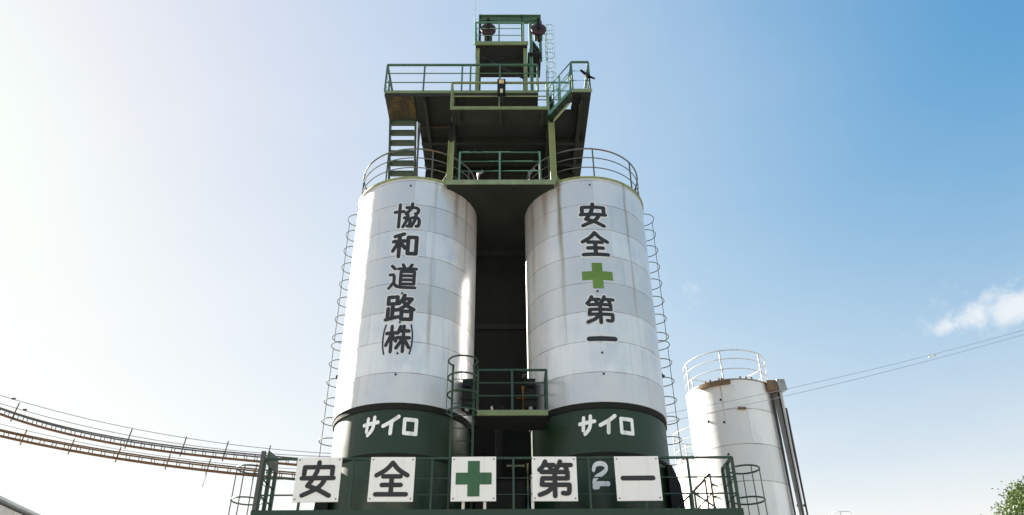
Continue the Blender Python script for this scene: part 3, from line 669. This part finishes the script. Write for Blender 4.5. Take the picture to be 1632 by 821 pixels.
railing(t, [(-4.98, -2.545, BZ), (-4.98, -1.72, BZ)], 1.07, [(-4.98, -2.15, BZ), (-4.98, -1.72, BZ)], 'rail_dark', (.29, .61), .03, .02, .04, angle=True)
MB().bar((-5.04, -2.57, BZ), (-5.04, -2.57, 6.80), .085, .085).build('end_post', 'steel', t)
MB().bar((4.03, -2.55, BZ + .36), (4.5, -2.55, BZ + .02), .03).build('brace', 'rail_dark', t)
MB().add([(-4.93, -2.60, 6.80), (-4.93, -1.92, 6.86), (-4.93, -1.80, 6.52), (-4.93, -2.60, 6.50), (-4.905, -2.60, 6.80), (-4.905, -1.92, 6.86), (-4.905, -1.80, 6.52), (-4.905, -2.60, 6.50)],
         [(0, 1, 2, 3), (7, 6, 5, 4), (0, 4, 5, 1), (1, 5, 6, 2), (2, 6, 7, 3), (3, 7, 4, 0)]).build('side_plate', 'green_dark', t)
BW, BH = .94, .93
def board(xc, zc, label, key, ang=0):
    s = thing('sign_board', label, 'sign', (xc, -2.65, zc), 'white safety boards on the balcony railing')
    MB().box(xc - BW / 2, xc + BW / 2, -2.655, -2.622, zc - BH / 2, zc + BH / 2).build('panel', 'board', s)
    for dx in (-.30, .30): MB().box(xc + dx - .02, xc + dx + .02, -2.620, -2.604, zc - BH / 2 + .03, zc + BH / 2 - .03).build('bracket', 'board', s)
    pf = on_board(xc, -2.655, zc, BW * .80, BH * .80)
    if key == 'cross': cross_mesh(pf, .335).build('cross', 'cross', s)
    else: glyph(key, pf, 'black', s, wmul=1.0 if key not in ('ichi', 'dai') else (.92 if key == 'ichi' else 1.2))
    for bx in (-.42, .42):
        for bz in (-.41, .41): MB().lathe([(0, -2.668), (.014, -2.666), (.016, -2.656), (0, -2.656)], xc + bx, 0, 10, 'y', zc + bz).build('bolt', 'steel', s)
    s.rotation_euler = (0, ang, 0)
    return s
board(-3.80, 6.175, 'white board with the black character 安, leftmost on the balcony railing', 'an', R(-.35))
board(-2.25, 6.175, 'white board with the black character 全 in front of the left silo base', 'zen', R(.2))
board(-.535, 6.175, 'white board with a dark green cross in the middle of the balcony', 'cross', R(-.1))
board(1.165, 6.17, 'white board with the dense black character 第 right of the cross board', 'dai', R(.3))
board(2.915, 6.17, 'white board with one horizontal black stroke, rightmost on the balcony', 'ichi', R(-.25))
for x, z0, lab in ((-.75, 5.56, 'left short white peg under the green cross board'), (-.30, 5.56, 'right short white peg under the green cross board'), (.70, 5.56, 'white peg under the left edge of the 第 board')):
    tag(MB().box(x - .03, x + .03, -2.50, -2.45, z0, 6.3).build('peg', 'board', loc=(x, -2.48, z0)), lab, 'peg', 'white pegs under the boards')
t = thing('drain_pipe', 'thin upright pipe, yellow above and teal below, beside the 第 board', 'pipe', (.62, -2.3, BZ))
MB().tube([(.61, -2.35, BZ), (.61, -2.35, BZ + .52)], .03, 8).build('lower_pipe', 'teal', t, True)
MB().tube([(.61, -2.35, BZ + .52), (.61, -2.35, BZ + 1.02)], .022, 8).build('upper_pipe', 'yellow', t, True)
t = thing('tube_lamp', 'cream tube lamp mounted level between the cross board and the 第 board', 'lamp', (.33, -2.0, 6.5))
MB().tube([(.16, -2.3, 6.55), (.54, -2.3, 6.55)], .022, 10).build('tube', 'cream', t, True)
MB().box(.14, .56, -2.27, -2.24, 6.53, 6.60).build('fitting', 'machine', t)
for sx, lab in ((-1, 'dark tapered support leg beside the left silo base'), (1, 'dark tapered support leg beside the right silo base')):
    m = MB(); x0 = 4.02 * sx
    vs = []
    for z, w, dx in ((0, .42, .10), (5.4, .34, .06), (6.5, .26, .02), (6.95, .10, -.06)):
        c = x0 + dx * sx; vs += [(c - w / 2, -1.0, z), (c + w / 2, -1.0, z), (c + w / 2, -.5, z), (c - w / 2, -.5, z)]
    fs = [(3, 2, 1, 0), (12, 13, 14, 15)]
    for k in range(3):
        for i in range(4): fs.append((4 * k + i, 4 * k + (i + 1) % 4, 4 * k + 4 + (i + 1) % 4, 4 * k + 4 + i))
    tag(m.add(vs, fs).build('support_leg', 'machine', loc=(x0, -.75, 0)), lab, 'support', 'support legs of the silos')
# little stair behind the right end of the balcony
t = thing('access_stair', 'dark access stair with sloping handrails behind the balcony right end', 'stairs', (4.4, -1.3, BZ - 1))
for y in (-1.25, -.75):
    MB().bar((3.55, y, 4.75), (4.85, y, 5.85), .04, .16).build('stringer', 'green_dark', t)
    MB().tube([(3.75, y, 5.70), (4.80, y, 6.66)], .024, 8).build('handrail', 'rail_dark' if y < -1 else 'rusty', t, True)
    MB().tube([(3.85, y, 5.35), (4.82, y, 6.24)], .018, 8).build('handrail', 'rusty', t, True)
    for x in (4.0, 4.4, 4.81): MB().bar((x, y, 4.9 + (x - 3.75) * .85), (x, y, 5.70 + (x - 3.75) * .914), .035).build('post', 'rail_dark' if x < 4.7 else 'rusty', t)
for i in range(6):
    x = 3.62 + i * .22; z = 4.86 + i * .186
    MB().box(x - .1, x + .1, -1.22, -.78, z - .03, z).build('tread', 'green_dark', t)

# ------------------------------------------------------------------ suspended cable trays and wires on the left
def interp(pts, x):
    for (x0, z0), (x1, z1) in zip(pts, pts[1:]):
        if x0 <= x <= x1:
            return z0 + (z1 - z0) * (x - x0) / (x1 - x0)
    return pts[0][1] if x < pts[0][0] else pts[-1][1]
def parab(pts):            # least squares cubic through the measured sag
    import numpy as np
    a = np.array(pts); return np.polyfit(a[:, 0], a[:, 1], 3)
def val(c, x): return ((c[0] * x + c[1]) * x + c[2]) * x + c[3]
UP = parab([(-13.18, 8.91), (-12.11, 8.64), (-10.86, 8.28), (-9.66, 8.05), (-8.33, 7.86), (-7.35, 7.76), (-6.37, 7.67), (-5.07, 7.52)])
LO = parab([(-12.98, 8.33), (-11.94, 8.12), (-10.75, 7.89), (-9.58, 7.70), (-8.25, 7.49), (-7.27, 7.39), (-6.31, 7.30), (-5.18, 7.17)])
def tray(label, C, xa, xb, mat, lower, yc, h, step):
    t = thing('cable_tray', label, 'cable tray', (xa, yc, val(C, xa)), 'sagging cable trays')
    n = 40; X = [xa + (xb - xa) * i / n for i in range(n + 1)]
    for y in (yc - .09, yc + .09):
        MB().tube([(x, y, val(C, x) + h / 2) for x in X], .019, 6).build('upper_rail', mat, t, True)
    MB().tube([(x, yc, val(C, x) - h / 2) for x in X], lower, 8).build('cable_bundle', 'cable', t, True)
    MB().tube([(x, yc - .07, val(C, x) - h / 2 - .02) for x in X], lower * .6, 6).build('cable_bundle', 'rusty', t, True)
    x = xa + .1
    while x < xb:
        z = val(C, x); m = MB()
        for y in (yc - .09, yc + .09): m.bar((x, y, z - h / 2), (x, y, z + h / 2), .015)
        m.bar((x, yc - .09, z - h / 2), (x, yc + .09, z - h / 2), .02); x += step
        m.build('rung', mat, t)
    return t
t1 = tray('dark sagging cable tray crossing the left sky, upper of the two', UP, -13.9, -4.6, 'steel', .032, .6, .14, .27)
t2 = tray('rust orange sagging cable tray, lower of the two at the left', LO, -13.9, -4.4, 'rust_bright', .034, .6, .14, .33)
for x in (-12.75, -9.6, -8.15, -7.05, -5.95): MB().bar((x, .5, val(UP, x) - .18), (x + .06, .5, val(UP, x) + .34), .022).build('hanger', 'steel', t1)
for x in (-12.3, -11.0, -9.75, -8.45, -7.4, -6.2): MB().bar((x, .5, val(LO, x) - .2), (x + .05, .5, val(LO, x) + .2), .022).build('hanger', 'rusty', t2)
MB().tube([(-7.38, .5, val(LO, -7.4) - .2), (-7.42, .5, val(LO, -7.4) - .5)], .01, 5).build('hanging_cord', 'steel', t2)
def wire(pts, r, mat, label, group=None, name='wire'):
    import numpy as np
    X = np.array([p[0] for p in pts]); c = np.polyfit(X, [p[2] for p in pts], 2); cy_ = np.polyfit(X, [p[1] for p in pts], 1)
    xs = np.linspace(X[0], X[-1], 40)
    P = [(float(x), float(np.polyval(cy_, x)), float(np.polyval(c, x))) for x in xs]
    return tag(MB().tube(P, r, 5).build(name, mat, loc=P[0], smooth=True), label, 'wire', group)
wire([(-13.9, .6, 9.55), (-10.98, .6, 8.74), (-8.74, .6, 8.28), (-6.42, .6, 7.96), (-4.3, .6, 7.75)], .010, 'wire_blue', 'faint topmost thin wire above the dark cable tray', 'thin wires over the trays')
wire([(-13.9, .62, 9.36), (-10.91, .62, 8.50), (-8.70, .62, 8.10), (-6.40, .62, 7.85), (-4.3, .62, 7.66)], .010, 'wire_blue', 'faint thin wire just above the dark cable tray', 'thin wires over the trays')
wire([(-13.6, .55, 8.72), (-10.6, .55, 8.0), (-8.2, .55, 7.64), (-6.2, .55, 7.45), (-4.5, .55, 7.3)], .008, 'wire_blue', 'faint thin wire hanging between the two cable trays', 'thin wires over the trays')
for x, z, lab in ((-12.95, 9.28, 'small dark spacer on the topmost thin wire at the left'), (-12.55, 8.97, 'small dark spacer on the second thin wire at the left')):
    tag(MB().lathe([(0, -.06), (.028, -.04), (.028, .04), (0, .06)], x, .6, 10, 'x', z).build('wire_spacer', 'cable', loc=(x, .6, z)), lab, 'wire fitting', 'fittings on the thin wires')

# power lines on the right, passing in front of the white tank
wire([(4.3, 3.4, 9.72), (8.55, 3.5, 10.56), (13.67, 3.5, 11.79), (16.95, 3.5, 12.69), (24, 3.6, 14.8)], .0075, 'wire_blue', 'upper of the two power lines crossing the right sky', 'power lines at the right', 'power_line')
wire([(4.3, 3.4, 9.45), (8.51, 3.5, 10.35), (13.6, 3.5, 11.60), (16.90, 3.5, 12.53), (24, 3.6, 14.7)], .0075, 'wire_blue', 'lower of the two power lines crossing the right sky', 'power lines at the right', 'power_line')
tag(MB().tube([(13.55, 3.5, 11.715), (13.80, 3.5, 11.785)], .018, 8).build('line_splice', 'cream', loc=(13.6, 3.5, 11.75), smooth=True), 'pale splice sleeve on the power lines below the cloud', 'wire fitting')

# ------------------------------------------------------------------ white tanks on the right
def tank(cx, cy, r, zt, label, rail_h=1.1, nposts=6, mat='tank_white', mids=(.36, .70), a0=-110, rmat='rail_white'):
    t = thing('storage_tank', label, 'tank', (cx, cy, 0), 'white tanks behind the silos')
    MB().lathe([(0, 0), (r, 0), (r, zt), (0, zt)], cx, cy, 112).build('shell', mat, t, True)
    MB().lathe([(r - .1, zt + .001), (r + .03, zt + .001), (r + .03, zt + .05), (.2, zt + .25), (0, zt + .26)], cx, cy, 96).build('roof', 'grey', t, True)
    posts = [(cx + (r - .03) * math.cos(R(a0 + 360 * i / nposts)), cy + (r - .03) * math.sin(R(a0 + 360 * i / nposts)), zt + .04) for i in range(nposts)]
    railing(t, arc(cx, cy, r - .03, zt + .05, 0, 2 * math.pi, 64)[:-1], rail_h, posts, rmat, mids, .022, .016, .022, closed=True)
    return t
TX, TY, TR, TZ = 8.22, 7.5, 1.50, 12.02
t = tank(TX, TY, TR, TZ, 'white storage tank with a railed top and rusty fittings right of the silos')
m = MB(); aa, bb = R(-142), R(-102); k = 8
for i in range(k):
    u0, u1 = aa + (bb - aa) * i / k, aa + (bb - aa) * (i + 1) / k
    P = []
    for z in (TZ - .15, TZ - .02):
        for u, rr in ((u0, TR + .01), (u0, TR + .17), (u1, TR + .17), (u1, TR + .01)): P.append((TX + rr * math.cos(u), TY + rr * math.sin(u), z))
    m.add(P, [(0, 1, 2, 3), (7, 6, 5, 4), (1, 0, 4, 5), (2, 1, 5, 6), (3, 2, 6, 7), (0, 3, 7, 4)])
m.build('rusty_ledge', 'mud', t)
m = MB()
for u in (-135, -128, -116, -112, -88, -80, -72): m.lathe([(0, 0), (.035, 0), (.035, .07), (0, .07)], TX + TR * math.cos(R(u)), TY + TR * math.sin(R(u)), 8)
m.v = [v + Vector((0, 0, TZ + .05)) for v in m.v]
m.build('rim_bolts', 'rusty', t)
for u, z in ((-118, 11.35), (-118, 10.55), (-119, 9.45), (-139, 10.7), (-147, 8.6), (-146, 8.2)):
    x, y = TX + (TR + .01) * math.cos(R(u)), TY + (TR + .01) * math.sin(R(u))
    MB().lathe([(0, -.04), (.035, -.04), (.035, .05), (0, .05)], x, y, 10, 'y', z).build('nozzle', 'machine', t)
x, y = TX + (TR + .04) * math.cos(R(-92)), TY + (TR + .04) * math.sin(R(-92))
MB().box(x - .16, x + .1, y - .05, y + .03, 10.93, 11.0).build('lug', 'mud', t)
# discharge boot and pipes down the right flank
def flank(u, d): return TX + (TR + d) * math.cos(R(u)), TY + (TR + d) * math.sin(R(u))
x, y = flank(-38, .10); MB().box(x - .24, x + .10, y - .30, y + .1, 11.72, 12.10).build('outlet_box', 'mud', t)
MB().bar((x + .10, y - .1, 11.95), (x + .42, y, 11.99), .34, .40).build('outlet_hood', 'grey', t)
x, y = flank(-42, .10); MB().tube([(x, y, 0), (x, y, 11.75)], .06, 12).build('down_pipe', 'steel', t, True)
x, y = flank(-30, .22); MB().tube([(x, y, 0), (x, y, 11.75)], .16, 16).build('down_pipe', 'rail_white', t, True)
x, y = flank(-36, .30); MB().tube([(x, y, 0), (x, y, 11.72)], .03, 8).build('down_pipe', 'cable', t, True)
t = thing('vent_pole', 'thin grey vent pole with brackets standing right of the large white tank', 'pole', (10.02, 7.0, 0))
MB().tube([(10.02, 7.0, 0), (10.02, 7.0, 11.35)], .05, 10).build('pole', 'steel', t, True)
MB().tube([(10.02, 7.0, 11.33), (9.84, 7.0, 11.36)], .045, 10).build('elbow', 'steel', t, True)
for z in (10.95, 8.0): MB().bar((9.75, 7.05, z), (10.05, 7.05, z), .06).build('bracket', 'steel', t)
tank(8.35, 12.2, 1.28, 10.95, 'smaller white tank half hidden behind the large white tank', 1.15, 8, mids=(.33, .66))
tank(16.82, 20.5, .53, 9.75, 'slim far tank whose pale guard ring shows at the lower right', 1.12, 5, rmat='rail_white')

# ------------------------------------------------------------------ warehouse corner on the left
t = thing('warehouse', 'pale warehouse with a grey gutter in the lower left corner', 'warehouse', (-19, 10, 0))
x1, y0, y1, zt = -15.62, 2.0, 19.0, 7.90
MB().box(-24, x1, y0, y1, 0, zt - .1).build('wall', 'siding', t)
MB().add([(-24.3, y0 - .3, zt), (x1 + .25, y0 - .3, zt - .02), (x1 + .25, y1 + .3, zt - .02), (-24.3, y1 + .3, zt), (-19.8, y0 - .3, zt + 1.0), (-19.8, y1 + .3, zt + 1.0)],
         [(1, 2, 5, 4), (0, 4, 5, 3), (0, 1, 4), (2, 3, 5), (3, 2, 1, 0)]).build('roof', 'roofing', t)
MB().bar((x1 + .32, y0 - .3, zt - .05), (x1 + .32, y1 + .3, zt - .05), .08, .08).build('gutter', 'roofing', t)
for y in (4.2, 8.2, 12.2):
    w_ = MB().box(x1 + .002, x1 + .05, y, y + 1.8, 6.0, 7.2).build('window_frame', 'grey', t); MB().box(x1 + .051, x1 + .06, y + .08, y + 1.72, 6.08, 7.12).build('pane', 'machine', w_)
MB().tube([(x1 + .12, 5.55, 7.35), (x1 + .3, 5.55, 7.35), (x1 + .3, 5.55, 7.05)], .09, 10).build('vent', 'steel', t, True)

# ------------------------------------------------------------------ tree at the right edge
def tree(cx, cy, h, cr, label, seed):
    rnd = random.Random(seed)
    t = thing('tree', label, 'tree', (cx, cy, 0))
    m = MB(); m.tube([(cx, cy, 0), (cx + .08, cy, h * .3), (cx - .05, cy + .1, h * .55), (cx, cy, h * .86)], .22, 10, r1=.04)
    tips = []
    for i in range(16):
        a = rnd.uniform(0, 6.28); z0 = h * rnd.uniform(.32, .75); L = cr * rnd.uniform(.55, 1.0) * (1.15 - abs(z0 / h - .5))
        e = Vector((cx + L * math.cos(a), cy + L * math.sin(a), z0 + L * rnd.uniform(.35, .9)))
        b = Vector((cx, cy, z0)); mid = b.lerp(e, .5) + Vector((0, 0, .12 * L))
        m.tube([b, mid, e], .06, 6, r1=.012)
        for f in (.45, .65, .8, 1.0): tips.append(b.lerp(e, f))
        for _ in range(3):
            a2 = a + rnd.uniform(-1, 1); e2 = mid + Vector((math.cos(a2), math.sin(a2), rnd.uniform(.2, .9))) * L * .5
            m.tube([mid, e2], .025, 5, r1=.006); tips += [mid.lerp(e2, .6), e2]
    cc = Vector((cx, cy, h * .77)); 
    for i in range(230):
        d = Vector((rnd.gauss(0, 1), rnd.gauss(0, 1), rnd.gauss(0, 1))).normalized()
        tips.append(cc + Vector((d.x * cr * .85, d.y * cr * .85, d.z * h * .235)) * rnd.uniform(.62, 1.0))
    m.build('trunk', 'bark', t, True)
    l = MB()
    for tp in tips:
        for _ in range(rnd.randint(70, 120)):
            p = tp + Vector((rnd.gauss(0, 1), rnd.gauss(0, 1), rnd.gauss(0, .8))) * .24
            n = Vector((rnd.gauss(0, 1), rnd.gauss(0, 1), rnd.gauss(.5, .8))).normalized(); a_, b_ = frame(n)
            q = rnd.uniform(0, 6.28); u = a_ * math.cos(q) + b_ * math.sin(q); w = n.cross(u); s_ = rnd.uniform(.05, .095)
            l.add([p - u * s_, p + w * s_ * .45 + n * s_ * .1, p + u * s_, p - w * s_ * .45 + n * s_ * .1], [(0, 1, 2, 3)])
    l.build('crown', 'leaf', t)
tree(23.2, 14.0, 11.1, 2.7, 'leafy green tree at the lower right corner of the yard', 3)
